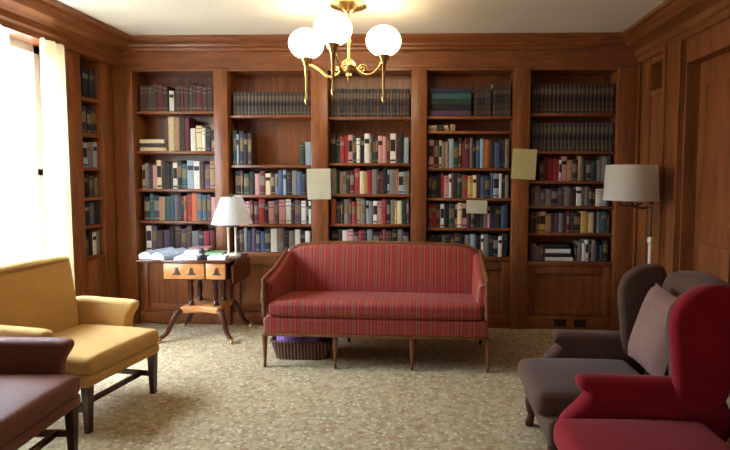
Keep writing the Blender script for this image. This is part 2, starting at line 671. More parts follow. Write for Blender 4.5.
# windows in the left wall
def window(name, W):
    y0, y1, z0, z1 = W
    w = thing(name, '', '', (0, 0, 0))
    del w['label']; del w['category']
    w['kind'] = 'structure'
    x0, x1 = XL - 0.24, XL - 0.18
    b = BM()
    for q in ((y0, y0 + 0.06, z0, z1), (y1 - 0.06, y1, z0, z1), (y0, y1, z0, z0 + 0.07), (y0, y1, z1 - 0.06, z1), (y0, y1, (z0 + z1) / 2 - 0.025, (z0 + z1) / 2 + 0.025)):
        box(b, x0, x1, *q)
    n = 4
    for i in range(1, n):
        y = y0 + (y1 - y0) * i / n
        box(b, x0 + 0.015, x1 - 0.015, y - 0.014, y + 0.014, z0, z1)
    finish('window_frame', b, 'white_paint', w, smooth=False)
    b = BM(); box(b, x0 + 0.026, x0 + 0.032, y0 + 0.03, y1 - 0.03, z0 + 0.03, z1 - 0.03)
    finish('window_pane', b, 'glass', w, smooth=False)
    b = BM(); box(b, XL - 0.20, XL + 0.03, y0 - 0.02, y1 + 0.005, z0 - 0.035, z0 - 0.001, 0, 0.006)
    finish('window_sill', b, 'white_paint', w)


window('window_1', WIN1)
window('window_2', WIN2)


def drape(label, y0, y1, lean):
    nf, nz = 96, 16
    b = BM()
    rows = []
    z0, z1 = 0.03, 2.452
    for j in range(nz + 1):
        z = z1 + (z0 - z1) * j / nz
        t = j / nz
        row = []
        for i in range(nf + 1):
            s = i / nf
            amp = 0.022 + 0.014 * t
            ph = s * math.pi * 2 * 7
            x = XL + 0.075 + amp * math.sin(ph) + 0.012 * math.sin(ph * 0.37 + 1.2 + t)
            y = y0 + (y1 - y0) * s + lean * t * s + 0.008 * math.cos(ph) * t
            row.append(b.verts.new((x, y, z)))
        rows.append(row)
    for a, c in zip(rows, rows[1:]):
        for i in range(nf):
            b.faces.new((a[i], a[i + 1], c[i + 1], c[i]))
    bmesh.ops.solidify(b, geom=b.faces[:], thickness=0.004)
    o = finish('drape', b, 'drape')
    tag(o, label, 'curtain')
    return o


drape('cream floor-length curtain hanging at window edge beside the wood pilaster', 3.82, 4.085, 0.03)
sheer = drape('thin white sheer curtain hanging across the window beyond the cream curtain', WIN1[0] - 0.05, 3.60, 0.0)
sheer.name = 'sheer_curtain'
sheer['group'] = 'window curtains'
for v in sheer.data.vertices:
    v.co.x -= 0.035
sheer.data.materials[0] = M['sheer']

# ------------------------------------------------------------------ built-in bookcases
PIL = [(-2.94, -2.746), (-1.981, -1.848), (-1.065, -0.905), (-0.133, 0.015), (0.804, 0.959), (1.746, 1.943)]
SHELF = [[2.036, 1.660, 1.300, 0.994, 0.700],
         [1.998, 1.530, 1.247, 0.971, 0.700],
         [1.979, 1.552, 1.261, 0.978, 0.705],
         [1.987, 1.850, 1.508, 1.228, 0.947, 0.675],
         [2.014, 1.667, 1.391, 1.159, 0.907, 0.640]]
BAYN = ['first bay from left', 'second bay from left', 'third bay from left', 'fourth bay from left', 'fifth bay from left']
BAYL = ['built-in wooden bookcase bay standing behind the writing table with papers',
        'built-in wooden bookcase bay with a mostly empty second shelf, behind sofa end',
        'built-in wooden bookcase bay behind the middle of the red striped sofa',
        'built-in wooden bookcase bay with big dark volumes lying on top shelf',
        'built-in wooden bookcase bay behind floor lamp with two rows of matching volumes']
YSH, YBK, TH = 4.868, 5.12, 0.026
for i in range(5):
    (pa, pb), (pc, pd) = PIL[i], PIL[i + 1]
    t = thing('bookcase', BAYL[i], 'bookcase', (0, 0, 0), 0, 'built-in bookcases along the back wall')
    b = BM(); box(b, pa, pb, YF, YBK, 0, 2.425, 0, 0.008)
    finish('pilaster', b, 'wood_v', t)
    if i == 4:
        b = BM(); box(b, pc, pd, YF, YBK, 0, 2.425, 0, 0.008)
        finish('pilaster', b, 'wood_v', t)
        b = BM(); box(b, pd - 0.03, pd - 0.006, YF - 0.022, YF + 0.01, 0, 2.425, 0, 0.006)
        finish('corner_bead', b, 'wood_v', t)
    b = BM(); box(b, pb, pc, YBK - 0.02, YBK, 0, 2.45)
    finish('back_panel', b, 'wood_v', t, smooth=False)
    for z in SHELF[i][:-1]:
        b = BM(); box(b, pb + 0.001, pc - 0.001, YSH, YBK - 0.021, z - TH, z, 0, 0.005)
        finish('shelf', b, 'wood_h', t)
    z = SHELF[i][-1]
    b = BM(); box(b, pb + 0.001, pc - 0.001, YSH - 0.012, YBK - 0.021, z - 0.04, z, 0, 0.006)
    finish('counter_shelf', b, 'wood_h', t)
    # base: framed panel with plinth
    b = BM()
    zt = z - 0.041
    box(b, pb + 0.001, pc - 0.001, YSH + 0.02, YSH + 0.05, 0.0, zt)
    box(b, pb + 0.081, pc - 0.081, YSH + 0.002, YSH + 0.021, zt - 0.08, zt, 0, 0.005)
    box(b, pb + 0.081, pc - 0.081, YSH + 0.002, YSH + 0.021, 0.121, 0.19, 0, 0.005)
    box(b, pb + 0.001, pb + 0.08, YSH, YSH + 0.021, 0.121, zt, 0, 0.005)
    box(b, pc - 0.08, pc - 0.001, YSH, YSH + 0.021, 0.121, zt, 0, 0.005)
    finish('base_panel', b, 'wood_v', t)
    b = BM(); box(b, pb + 0.001, pc - 0.001, YSH - 0.018, YSH + 0.02, 0, 0.12, 0, 0.008)
    finish('plinth', b, 'wood_h', t)

# narrow bookcase on the left wall
LSH = [2.11, 1.80, 1.50, 1.235, 0.985, 0.71]
t = thing('bookcase', 'narrow built-in bookcase on left wall between window curtain and corner', 'bookcase')
b = BM(); box(b, XL - 0.30, XL + 0.012, 4.152, 4.37, 0, 2.454, 0, 0.008)
finish('pilaster', b, 'wood_v', t)
b = BM(); box(b, XL - 0.30, XL + 0.004, 4.665, 4.828, 0, 2.454, 0, 0.006)
finish('stile', b, 'wood_v', t)
b = BM(); box(b, XL - 0.308, XL - 0.29, 4.371, 4.664, 0, 2.454)
finish('back_panel', b, 'wood_v', t, smooth=False)
for z in LSH:
    b = BM(); box(b, XL - 0.289, XL - 0.02, 4.371, 4.664, z - 0.03, z, 0, 0.004)
    finish('shelf', b, 'wood_y', t)
b = BM(); box(b, XL - 0.289, XL - 0.01, 4.371, 4.664, 0.0, 0.678, 0, 0.006)
finish('base_panel', b, 'wood_v', t)

# ------------------------------------------------------------------ books
ORD = ['zeroth', 'first', 'second', 'third', 'fourth', 'fifth', 'sixth', 'seventh', 'eighth', 'ninth', 'tenth', 'eleventh', 'twelfth', 'thirteenth',
       'fourteenth', 'fifteenth', 'sixteenth', 'seventeenth', 'eighteenth', 'nineteenth', 'twentieth', 'twenty-first', 'twenty-second', 'twenty-third',
       'twenty-fourth', 'twenty-fifth', 'twenty-sixth', 'twenty-seventh']
SH = ['top shelf', 'second shelf down', 'third shelf down', 'fourth shelf down', 'fifth shelf down', 'sixth shelf down']
COUNT = {}


def book_mesh(name, w, d, h, code, style):
    """upright book: spine at local y = 0 facing -Y, base at z = 0, centred on x"""
    b = BM()
    tb = 0.003
    box(b, -w / 2, -w / 2 + tb, 0.004, d, 0, h, 0)
    box(b, w / 2 - tb, w / 2, 0.004, d, 0, h, 0)
    box(b, -w / 2 + tb, w / 2 - tb, 0.006, d - 0.004, 0.004, h - 0.005, 1)
    prof = [(-w / 2, 0.006), (-w * 0.36, 0.0015), (0, 0), (w * 0.36, 0.0015), (w / 2, 0.006)]
    if style == 'plain':
        lv = [(0, 0), (h, 0)]
    elif style == 'label':
        lv = [(0, 0), (h * 0.66, 2), (h * 0.82, 0), (h, 0)]
    elif style == 'bands':
        lv = [(0, 0), (h * 0.10, 2), (h * 0.13, 0), (h * 0.72, 2), (h * 0.75, 0), (h * 0.88, 2), (h * 0.91, 0), (h, 0)]
    elif style == 'title':
        lv = [(0, 0), (h * 0.06, 2), (h * 0.12, 0), (h * 0.40, 2), (h * 0.80, 0), (h, 0)]
    elif style == 'set':
        lv = [(0, 0), (h * 0.10, 2), (h * 0.15, 0), (h * 0.40, 3), (h * 0.56, 0), (h * 0.66, 2), (h * 0.84, 0), (h, 0)]
    rows = [[b.verts.new((x, y, z)) for x, y in prof] for z, _ in lv]
    for k in range(len(rows) - 1):
        for j in range(4):
            b.faces.new((rows[k][j], rows[k][j + 1], rows[k + 1][j + 1], rows[k + 1][j])).material_index = lv[k][1]
    for rw, z in ((rows[0], 0), (rows[-1], h)):
        b.faces.new(rw)
    pale = code in 'wcpytl'
    return finish(name, b, ['book_' + code, 'pages', ('set_band' if style == 'set' else 'label_dark' if pale else random.choice(['gilt', 'label_pale'])), 'label_dark'], smooth=False)


def shelf_run(bay, si, x0, x1, seq, h0, h1, style=None, y=4.888, dep=0.17, name='book', lean=None, z=None, gap=0.0012, var=0.45, wmax=0.062):
    z = (SHELF[bay][si] if z is None else z) + 0.0008
    ws = [1 + random.uniform(-var, var) for _ in seq]
    tot = (x1 - x0) - gap * (len(seq) + 1)
    k = tot / sum(ws)
    ws = [min(w * k, wmax) for w in ws]
    x = x0 + gap
    key = (bay, si)
    for q, (c, w) in enumerate(zip(seq, ws)):
        COUNT[key] = COUNT.get(key, 0) + 1
        h = random.uniform(h0, h1)
        st = style or random.choice(['plain', 'plain', 'label', 'bands', 'title', 'title'])
        o = book_mesh(name, w, dep * random.uniform(0.85, 1.0), h, c, st)
        dy = random.uniform(0, 0.012) if name == 'book' else 0.0
        o.location = (x + w / 2, y + dy, z)
        if lean and q in lean:
            a = lean[q]
            o.rotation_euler.y = a
            if a < 0:
                o.location.x -= math.sin(-a) * 0 - 0.0
            o.location.z += abs(math.sin(a)) * w / 2
        size = 'tall ' if h > h0 + (h1 - h0) * 0.7 else ('short ' if h < h0 + (h1 - h0) * 0.3 else '')
        nm = 'book' if name == 'book' else 'matching volume'
        if name != 'book':
            size = ''
        tag(o, f"{size}{BOOK[c][0]} {nm}, {ORD[COUNT[key]]} from left, {SH[si]}, {BAYN[bay]}", 'book',
            ('books on the ' if name == 'book' else 'matching volumes on the ') + SH[si] + ', ' + BAYN[bay])
        x += w + gap
    return x


def inner(i):
    return PIL[i][1] + 0.004, PIL[i + 1][0] - 0.004


# first bay
a, c = inner(0)
shelf_run(0, 0, a + 0.03, a + 0.30, 'ddsdmd', 0.235, 0.265, name='bound_volume', style='bands')
shelf_run(0, 0, a + 0.31, a + 0.36, 'w', 0.19, 0.195, style='label', wmax=0.045)
shelf_run(0, 0, a + 0.37, c - 0.02, 'dmdsdmdd', 0.225, 0.26, name='bound_volume', style='bands')
xx = shelf_run(0, 1, a + 0.295, a + 0.50, 'ctdm', 0.305, 0.335, style='plain')
shelf_run(0, 1, xx + 0.01, c - 0.01, 'wcwkt', 0.21, 0.25)
shelf_run(0, 2, a + 0.03, c - 0.01, 'tespcdkgwkulwdvt', 0.225, 0.275)
shelf_run(0, 3, a + 0.04, c - 0.01, 'kuntubevnorobuvp', 0.225, 0.27)
shelf_run(0, 4, a + 0.05, c - 0.02, 'wvdvkdvdenrm', 0.19, 0.245)
# second bay
a, c = inner(1)
shelf_run(1, 0, a + 0.03, c - 0.01, 's' * 22, 0.21, 0.214, name='bound_volume', style='set', var=0.05)
shelf_run(1, 1, a + 0.015, a + 0.20, 'ulnkd', 0.28, 0.325)
shelf_run(1, 1, c - 0.115, c - 0.01, 'gl', 0.20, 0.26)
shelf_run(1, 2, a + 0.03, c - 0.01, 'kdgkpmckeblkebnd', 0.20, 0.245)
shelf_run(1, 3, a + 0.03, c - 0.01, 'ekpmmrkpvpwdvwkw', 0.195, 0.24)
shelf_run(1, 4, a + 0.03, c - 0.01, 'kdenvnbkwekewkw', 0.19, 0.235)
# third bay
a, c = inner(2)
shelf_run(2, 0, a + 0.01, c - 0.01, ''.join('ndsk'[k % 4] for k in range(24)), 0.258, 0.265, name='bound_volume', style='set', var=0.05)
shelf_run(2, 1, a + 0.01, c - 0.02, 'kgrrpgwkwegkppmwmkl', 0.225, 0.275)
shelf_run(2, 2, a + 0.01, c - 0.01, 'egtedmrcyredmkleole', 0.205, 0.245)
shelf_run(2, 3, a + 0.01, c - 0.01, 'odkemrtelewprkeycgs', 0.205, 0.243)
shelf_run(2, 4, a + 0.01, c - 0.01, 'kdwpdrkekmrdkek', 0.19, 0.225)
# fourth bay
a, c = inner(3)
shelf_run(3, 2, a + 0.01, c - 0.02, 'pdcetlgdrmekblodbne', 0.235, 0.29)
shelf_run(3, 3, a + 0.01, c - 0.02, 'knkrpwdgrycdbnblwke', 0.20, 0.24)
shelf_run(3, 4, a + 0.01, c - 0.02, 'rrdwkgpcpdkkdepnkbn', 0.20, 0.235)
shelf_run(3, 5, a + 0.01, c - 0.02, 'dkkekmdkelkwenkwk', 0.19, 0.225)
# fifth bay
a, c = inner(4)
shelf_run(4, 0, a + 0.02, c - 0.01, 'd' * 20, 0.265, 0.268, name='bound_volume', style='set', var=0.03)
shelf_run(4, 1, a + 0.02, c - 0.01, 's' * 20, 0.258, 0.262, name='bound_volume', style='set', var=0.03)
shelf_run(4, 2, a + 0.10, c - 0.02, 'dmrrwptdtgdgeek', 0.18, 0.235)
shelf_run(4, 3, a + 0.02, c - 0.02, 'vevekvedweekkwlk', 0.15, 0.188)
shelf_run(4, 4, a + 0.02, c - 0.02, 'dtytdvedmvkyckeuv', 0.175, 0.20)
shelf_run(4, 5, a + 0.02, a + 0.15, 'veev', 0.13, 0.17)
shelf_run(4, 5, a + 0.44, c - 0.03, 'kewwkekuk', 0.15, 0.205)


def lying(name, x0, x1, y, z, th, code, label, group, d=0.2, style='title'):
    """a book lying flat, spine towards the room, length along x"""
    o = book_mesh(name, th, d, x1 - x0, code, style)
    o.rotation_euler = (0, R(90), 0)
    o.location = (x0, y, z + th / 2 + 0.0008)
    return tag(o, label, 'book', group)


# piles of volumes lying flat
a, c = inner(3)
z = SHELF[3][0]
ps = ['lowest', 'second lowest', 'middle', 'second highest', 'topmost']
for k, (cd, th) in enumerate(zip('vkgun', (0.052, 0.05, 0.055, 0.05, 0.045))):
    lying('bound_volume', a + 0.03 + 0.01 * (k % 2), a + 0.40, 4.885, z, th, cd, f'large {BOOK[cd][0]} volume lying flat, {ps[k]} of wide pile on top shelf, fourth bay', 'large volumes lying on the top shelf', 0.21, 'plain')
    z += th + 0.001
for pile, (p0, p1, pn) in enumerate(((a + 0.43, a + 0.585, 'narrow middle pile'), (a + 0.60, c - 0.015, 'narrow end pile'))):
    z = SHELF[3][0]
    for k, cd in enumerate('sdksd'):
        th = (0.056, 0.05, 0.058, 0.052, 0.05)[k] + 0.008 * pile
        lying('bound_volume', p0, p1, 4.885, z, th, cd, f'{BOOK[cd][0]} volume lying flat, {ps[k]} of {pn} on top shelf, fourth bay', 'small volumes lying on the top shelf', 0.18, 'bands')
        z += th + 0.001
z = SHELF[3][1]
lying('book', a + 0.01, a + 0.20, 4.885, z, 0.028, 't', 'tan book lying flat under cream one in low second shelf, fourth bay', 'books lying on the low shelf')
lying('book', a + 0.015, a + 0.19, 4.887, z + 0.029, 0.024, 'c', 'cream book lying on top of tan one in low second shelf, fourth bay', 'books lying on the low shelf')
shelf_run(3, 1, a + 0.21, a + 0.26, 't', 0.06, 0.065, style='plain')
a, c = inner(0)
z = SHELF[0][1]
for k, (cd, th, wd) in enumerate((('c', 0.034, 'lowest'), ('d', 0.038, 'middle'), ('c', 0.036, 'topmost'))):
    lying('book', a + 0.02, a + 0.28 - 0.01 * k, 4.885, z, th, cd, f'{BOOK[cd][0]} book lying flat, {wd} of three piled on second shelf, first bay', 'books piled flat in the first bay', 0.2, 'plain')
    z += th + 0.001
a, c = inner(4)
z = SHELF[4][5]
for k, (cd, th, wd) in enumerate((('w', 0.034, 'lowest'), ('k', 0.036, 'second lowest'), ('w', 0.04, 'second highest'), ('k', 0.04, 'topmost'))):
    lying('book', a + 0.165, a + 0.425 - 0.012 * k, 4.885, z, th, cd, f'{BOOK[cd][0]} book lying flat, {wd} of four piled on bottom shelf, fifth bay', 'books piled flat in the fifth bay', 0.19, 'plain')
    z += th + 0.001

# books in the narrow side bookcase (spines face the room, +X)
LB = [(0, 'nkn', 0.20, 0.26), (1, 'nknk', 0.20, 0.26), (2, 'lele', 0.20, 0.25), (3, 'eske', 0.17, 0.21), (4, 'nbkl', 0.17, 0.205), (5, 'ewknw', 0.17, 0.225)]
for si, seq, h0, h1 in LB:
    y = 4.66
    w = 0.28 / len(seq)
    for k, cd in enumerate(seq):
        ww = w * random.uniform(0.7, 0.97)
        o = book_mesh('book', ww, 0.17, random.uniform(h0, h1), cd, random.choice(['plain', 'label', 'title']))
        o.rotation_euler.z = R(90)
        o.location = (XL - 0.045, y - w / 2, LSH[si] + 0.0008)
        y -= w
        tag(o, f'{BOOK[cd][0]} book, {ORD[k + 1]} from corner, {SH[si]}, narrow bookcase on left wall', 'book', 'books in the narrow side bookcase')

# ------------------------------------------------------------------ notices
def notice(name, label, x0, x1, y, z0, z1, mat, tilt=0.0, group=None):
    b = BM()
    w, h = x1 - x0, z1 - z0
    n = 6
    rows = []
    for i in range(n + 1):
        for_z = -h / 2 + h * i / n
        rows.append([b.verts.new((-w / 2 + w * j / n, -0.002 * math.sin(math.pi * i / n), for_z)) for j in range(n + 1)])
    for p, q in zip(rows, rows[1:]):
        for j in range(n):
            b.faces.new((p[j], p[j + 1], q[j + 1], q[j]))
    bmesh.ops.solidify(b, geom=b.faces[:], thickness=0.001)
    o = finish(name, b, mat)
    o.location = ((x0 + x1) / 2, y, (z0 + z1) / 2)
    o.rotation_euler.y = tilt
    tag(o, label, 'notice', group)


notice('paper_notice', 'cream paper notice taped to pilaster above left end of sofa', -1.103, -0.880, YF - 0.006, 1.21, 1.497, 'cream_paper', R(-1))
notice('paper_notice', 'yellow paper notice taped slightly askew to pilaster left of fifth bay', 0.795, 1.017, YF - 0.006, 1.405, 1.682, 'yellow_paper', R(2.5))
notice('paper_notice', 'small cream card tucked on books of fifth shelf, fourth bay', 0.385, 0.578, 4.858, 1.085, 1.208, 'cream_paper', R(1))

# small dark plates low in the plinth
for (x, lb) in ((1.27, 'small dark plate set in plinth below fifth bay, nearer the sofa'), (1.455, 'small dark plate set in plinth below fifth bay, nearer the brown chair')):
    b = BM()
    box(b, -0.055, 0.055, -0.006, 0, -0.035, 0.035, 0, 0.002)
    for dx in (-0.022, 0.022):
        box(b, dx - 0.012, dx + 0.012, -0.008, -0.005, -0.02, 0.02, 0, 0.002)
    o = finish('outlet', b, 'outlet', loc=(x, YSH - 0.0185, 0.062))
    tag(o, lb, 'outlet', 'plates in the plinth')

# ------------------------------------------------------------------ sofa
def make_sofa():
    t = thing('sofa', 'red striped settee with wooden frame and slim tapered legs before bookcases', 'sofa', (-0.366, 3.735, 0), R(-1.0))
    W = 0.83
    # rail
    b = BM(); rbox(b, (0, 0.315, 0.323), (2 * W, 0.63, 0.124), 0.02, m=8)
    finish('seat_rail', b, 'stripe_x', t)
    b = BM(); box(b, -W, W, -0.004, 0.63, 0.248, 0.268, 0, 0.004)
    finish('frame_rail', b, 'wood_brown', t)
    # cushion (front higher than rear)
    b = BM(); vs = rbox(b, (0, 0.285, 0.452), (2 * W - 0.06, 0.60, 0.125), 0.045, puff=(0, 0, 0.018), m=10)
    for v in vs:
        v.co.z -= 0.06 * (v.co.y / 0.6) * (1 if v.co.z > 0.45 else 0.25)
    finish('seat_cushion', b, 'stripe_x', t)
    # back: shaped crest, reclined
    pts = [(-W + 0.01, 0.36), (-W, 0.70), (-W + 0.01, 0.775), (-W + 0.06, 0.81), (-W + 0.15, 0.84), (-0.45, 0.852), (0, 0.856), (0.45, 0.852), (W - 0.15, 0.84), (W - 0.06, 0.81), (W - 0.01, 0.775), (W, 0.70), (W - 0.01, 0.36)]
    out = chaikin(pts, 2)

    def rec(a, z, y):
        return (a, y + 0.535 + (z - 0.36) * 0.20, z)
    b = BM(); pad(b, out, 0.0, 0.095, 0.03, rec, 0, 3)
    finish('backrest', b, 'stripe_x', t)
    top = [p for p in chaikin(pts[1:-1], 2, closed=False)]
    b = BM(); tube(b, [rec(p[0] * 1.004, p[1] + 0.006, 0.05) for p in top], 0.015, 8)
    finish('crest_rail', b, 'wood_brown', t)
    # arms: sweep down from back to front post
    for s in (-1, 1):
        prof = [(0.015, 0.36), (0.012, 0.60), (0.02, 0.655), (0.08, 0.672), (0.30, 0.70), (0.48, 0.75), (0.62, 0.80), (0.66, 0.76), (0.64, 0.36)]
        b = BM(); pad(b, chaikin(prof, 2), W - 0.085, W + 0.005, 0.028, lambda y, z, q, s=s: (s * (q + 0.02 * max(0, (z - 0.5) / 0.3)), y, z), 0, 3)
        finish('arm', b, 'stripe_y', t)
        b = BM()
        rail = chaikin([(0.01, 0.672), (0.08, 0.684), (0.30, 0.712), (0.48, 0.76), (0.63, 0.812)], 2, closed=False)
        tube(b, [(s * (W - 0.008), y, z) for y, z in rail], 0.014, 8)
        finish('arm_rail', b, 'wood_brown', t)
        b = BM(); lathe(b, [(0.016, 0.40), (0.02, 0.44), (0.013, 0.47), (0.022, 0.52), (0.024, 0.57), (0.014, 0.62), (0.02, 0.65), (0.018, 0.678), (0.004, 0.685)], (s * (W - 0.012), 0.0, 0), 12)
        finish('arm_post', b, 'wood_brown', t)
    # legs
    for x in (-W + 0.002, -0.295, 0.275, W + 0.002):
        b = BM(); lathe(b, [(0.011, 0), (0.013, 0.02), (0.010, 0.03), (0.015, 0.12), (0.019, 0.20), (0.022, 0.215), (0.022, 0.249)], (x, 0.035, 0), 12)
        finish('leg', b, 'wood_brown', t)
        b = BM(); frustum(b, x, 0.60, 0, 0.249, 0.024, 0.038, 0, 0.06)
        finish('leg', b, 'wood_dark', t)
    return t


make_sofa()

# basket with wool under the sofa
t = thing('basket', 'oblong wicker basket on the carpet under left end of sofa', 'basket', (-0.965, 4.035, 0))
b = BM()
o1 = []
for k in range(40):
    a = 2 * math.pi * k / 40
    ca, sa = math.cos(a), math.sin(a)
    o1.append((math.copysign(abs(ca) ** 0.5, ca), math.copysign(abs(sa) ** 0.5, sa)))
rings = []
for (sx, sy, z) in ((0.205, 0.10, 0.002), (0.22, 0.105, 0.05), (0.235, 0.112, 0.10), (0.245, 0.12, 0.138), (0.23, 0.107, 0.138), (0.215, 0.10, 0.03)):
    rings.append([b.verts.new((x * sx, y * sy, z)) for x, y in o1])
for p, q in zip(rings, rings[1:]):
    for k in range(40):
        b.faces.new((p[k], p[(k + 1) % 40], q[(k + 1) % 40], q[k]))
b.faces.new(rings[0]); b.faces.new(rings[-1])
finish('basket_body', b, 'wicker', t)
b = BM(); tube(b, [(x * 0.242, y * 0.118, 0.141) for x, y in o1 + o1[:1]], 0.011, 8, caps=False)
finish('basket_rim', b, 'wicker', t)
b = BM()
rbox(b, (-0.02, 0, 0.118), (0.36, 0.165, 0.13), 0.05, puff=(0, 0, 0.0), m=8)
for v in b.verts:
    v.co.z += 0.012 * math.sin(v.co.x * 31) * math.cos(v.co.y * 43) + (0.02 if v.co.z > 0.12 and v.co.x < 0 else 0)
o = finish('folded_cloth', b, 'purple', loc=(-0.965, 4.03, 0.0))
tag(o, 'purple knitted cloth heaped inside the basket under the sofa', 'cloth')


# ------------------------------------------------------------------ armchairs on the left (straight legs, stretchers)
def make_armchair(label, mat, loc, rz, ay):
    """ay: how far the arm fronts sit forward (negative) or back"""
    t = thing('armchair', label, 'armchair', loc, rz, 'square-legged armchairs by the window')
    hw, D = 0.305, 0.60
    b = BM(); rbox(b, (0, 0.32, 0.297), (2 * hw, 0.64, 0.065), 0.02, m=6)
    finish('seat_rail', b, mat, t)
    b = BM(); rbox(b, (0, 0.29, 0.378), (2 * hw - 0.01, 0.60, 0.105), 0.035, puff=(0, 0, 0.02), m=8)
    finish('seat_cushion', b, mat, t)
    # back
    out = chaikin([(-0.30, 0.30), (-0.31, 0.60), (-0.31, 0.86), (-0.30, 0.893), (-0.1, 0.90), (0.1, 0.90), (0.30, 0.893), (0.31, 0.86), (0.31, 0.60), (0.30, 0.30)], 2)
    b = BM(); pad(b, out, 0, 0.13, 0.04, lambda x, z, q: (x, 0.575 + q + (z - 0.3) * 0.15, z), 0, 4)
    finish('backrest', b, mat, t)
    for s in (-1, 1):
        prof = [(0.245 + ay, 0.27), (0.24 + ay, 0.40), (0.235 + ay, 0.48), (0.205 + ay, 0.53), (0.19 + ay, 0.56), (0.20 + ay, 0.588), (0.24 + ay, 0.597), (0.38, 0.598), (0.66, 0.605), (0.68, 0.58), (0.67, 0.26)]
        b = BM(); pad(b, chaikin(prof, 2), hw - 0.015, hw + 0.065, 0.03, lambda y, z, q, s=s: (s * (q + 0.02 * max(0, (z - 0.5) / 0.13)), y, z), 0, 4)
        finish('arm', b, mat, t)
    for s in (-1, 1):
        b = BM(); frustum(b, s * (hw - 0.035), 0.035, 0, 0.266, 0.03, 0.046)
        finish('leg', b, 'wood_dark', t)
        b = BM(); frustum(b, s * (hw - 0.035), 0.55, 0, 0.266, 0.03, 0.046, 0, 0.06)
        finish('leg', b, 'wood_dark', t)
        b = BM(); box(b, s * (hw - 0.035) - 0.01, s * (hw - 0.035) + 0.01, 0.05, 0.56, 0.115, 0.145)
        finish('stretcher', b, 'wood_dark', t, smooth=False)
    b = BM(); box(b, -hw + 0.04, hw - 0.04, 0.10, 0.12, 0.12, 0.15)
    finish('stretcher', b, 'wood_dark', t, smooth=False)
    return t


make_armchair('gold upholstered armchair with dark legs standing beside window curtain', 'yellow', (-1.795, 3.02, 0), R(81), 0.0)
make_armchair('brown mauve upholstered armchair with dark legs standing before the gold one', 'mauve', (-1.735, 2.235, 0), R(93), -0.13)


# ------------------------------------------------------------------ wing chairs on the right
def make_wing_chair(label, mat, loc, rz, za, zs, zt, ay, y0, legmat='wood_dark'):
    """za arm height, zs seat height, zt top of back"""
    t = thing('wing_chair', label, 'armchair', loc, rz, 'wing chairs facing the window')
    hw = 0.30
    b = BM(); rbox(b, (0, 0.33, zs - 0.165), (2 * hw + 0.02, 0.64, 0.13), 0.025, m=6)
    finish('seat_rail', b, mat, t)
    b = BM(); rbox(b, (0, 0.27, zs - 0.055), (2 * hw - 0.075, 0.62, 0.12), 0.045, puff=(0, 0, 0.02), m=8)
    finish('seat_cushion', b, mat, t)
    out = chaikin([(-0.27, zs - 0.12), (-0.285, zt - 0.2), (-0.27, zt - 0.06), (-0.2, zt - 0.01), (0, zt + 0.012), (0.2, zt - 0.01), (0.27, zt - 0.06), (0.285, zt - 0.2), (0.27, zs - 0.12)], 2)
    b = BM(); pad(b, out, 0, 0.14, 0.045, lambda x, z, q: (x, 0.66 + q + (z - zs) * 0.22, z), 0, 4)
    finish('backrest', b, mat, t)
    for s in (-1, 1):
        # arm: rolled front on a waisted panel flaring to the seat
        prof = [(ay, zs - 0.20), (ay, zs - 0.04), (ay + 0.03, zs), (ay + 0.085, zs + 0.045), (ay + 0.115, zs + 0.08), (ay + 0.11, za - 0.06), (ay + 0.085, za - 0.05), (ay + 0.075, za - 0.015), (ay + 0.10, za + 0.004), (ay + 0.16, za + 0.004), (0.35, za), (0.70, za - 0.005), (0.72, zs - 0.20)]
        b = BM(); pad(b, chaikin(prof, 2), hw - 0.03, hw + 0.055, 0.035, lambda y, z, q, s=s: (s * (q + 0.03 * max(0, (z - zs) / (za - zs))), y, z), 0, 4)
        finish('arm', b, mat, t)
        prof = [(y0 + 0.02, za - 0.14), (y0 + 0.015, za + 0.06), (y0 - 0.008, zt - 0.17), (y0 + 0.01, zt - 0.085), (y0 + 0.07, zt - 0.02), (y0 + 0.16, zt + 0.01), (y0 + 0.27, zt - 0.005), (y0 + 0.27, za + 0.1), (y0 + 0.22, za - 0.14)]
        b = BM(); pad(b, chaikin(prof, 2), hw - 0.035, hw + 0.035, 0.03, lambda y, z, q, s=s: (s * (q + 0.02 * (0.7 - y)), y, z), 0, 4)
        finish('wing', b, mat, t)
        b = BM()
        tube(b, [(s * (hw - 0.03), 0.05, zs - 0.22), (s * (hw - 0.025), 0.045, zs - 0.28), (s * (hw - 0.03), 0.05, 0.06), (s * (hw - 0.025), 0.04, 0.012), (s * (hw - 0.025), 0.04, 0.0)], [0.034, 0.03, 0.02, 0.024, 0.022], 10)
        finish('leg', b, legmat, t)
        b = BM(); frustum(b, s * (hw - 0.03), 0.60, 0, zs - 0.22, 0.032, 0.05, 0, 0.06)
        finish('leg', b, legmat, t)
    return t


make_wing_chair('brown velvet wing chair with a mauve pillow, standing beyond the red one', 'taupe', (0.57, 2.68, 0), R(-90), 0.535, 0.405, 0.94, 0.10, 0.54)
make_wing_chair('crimson velvet wing chair standing before the brown one with the pillow', 'red', (0.565, 1.845, 0), R(-90), 0.60, 0.455, 1.0, 0.0, 0.45)

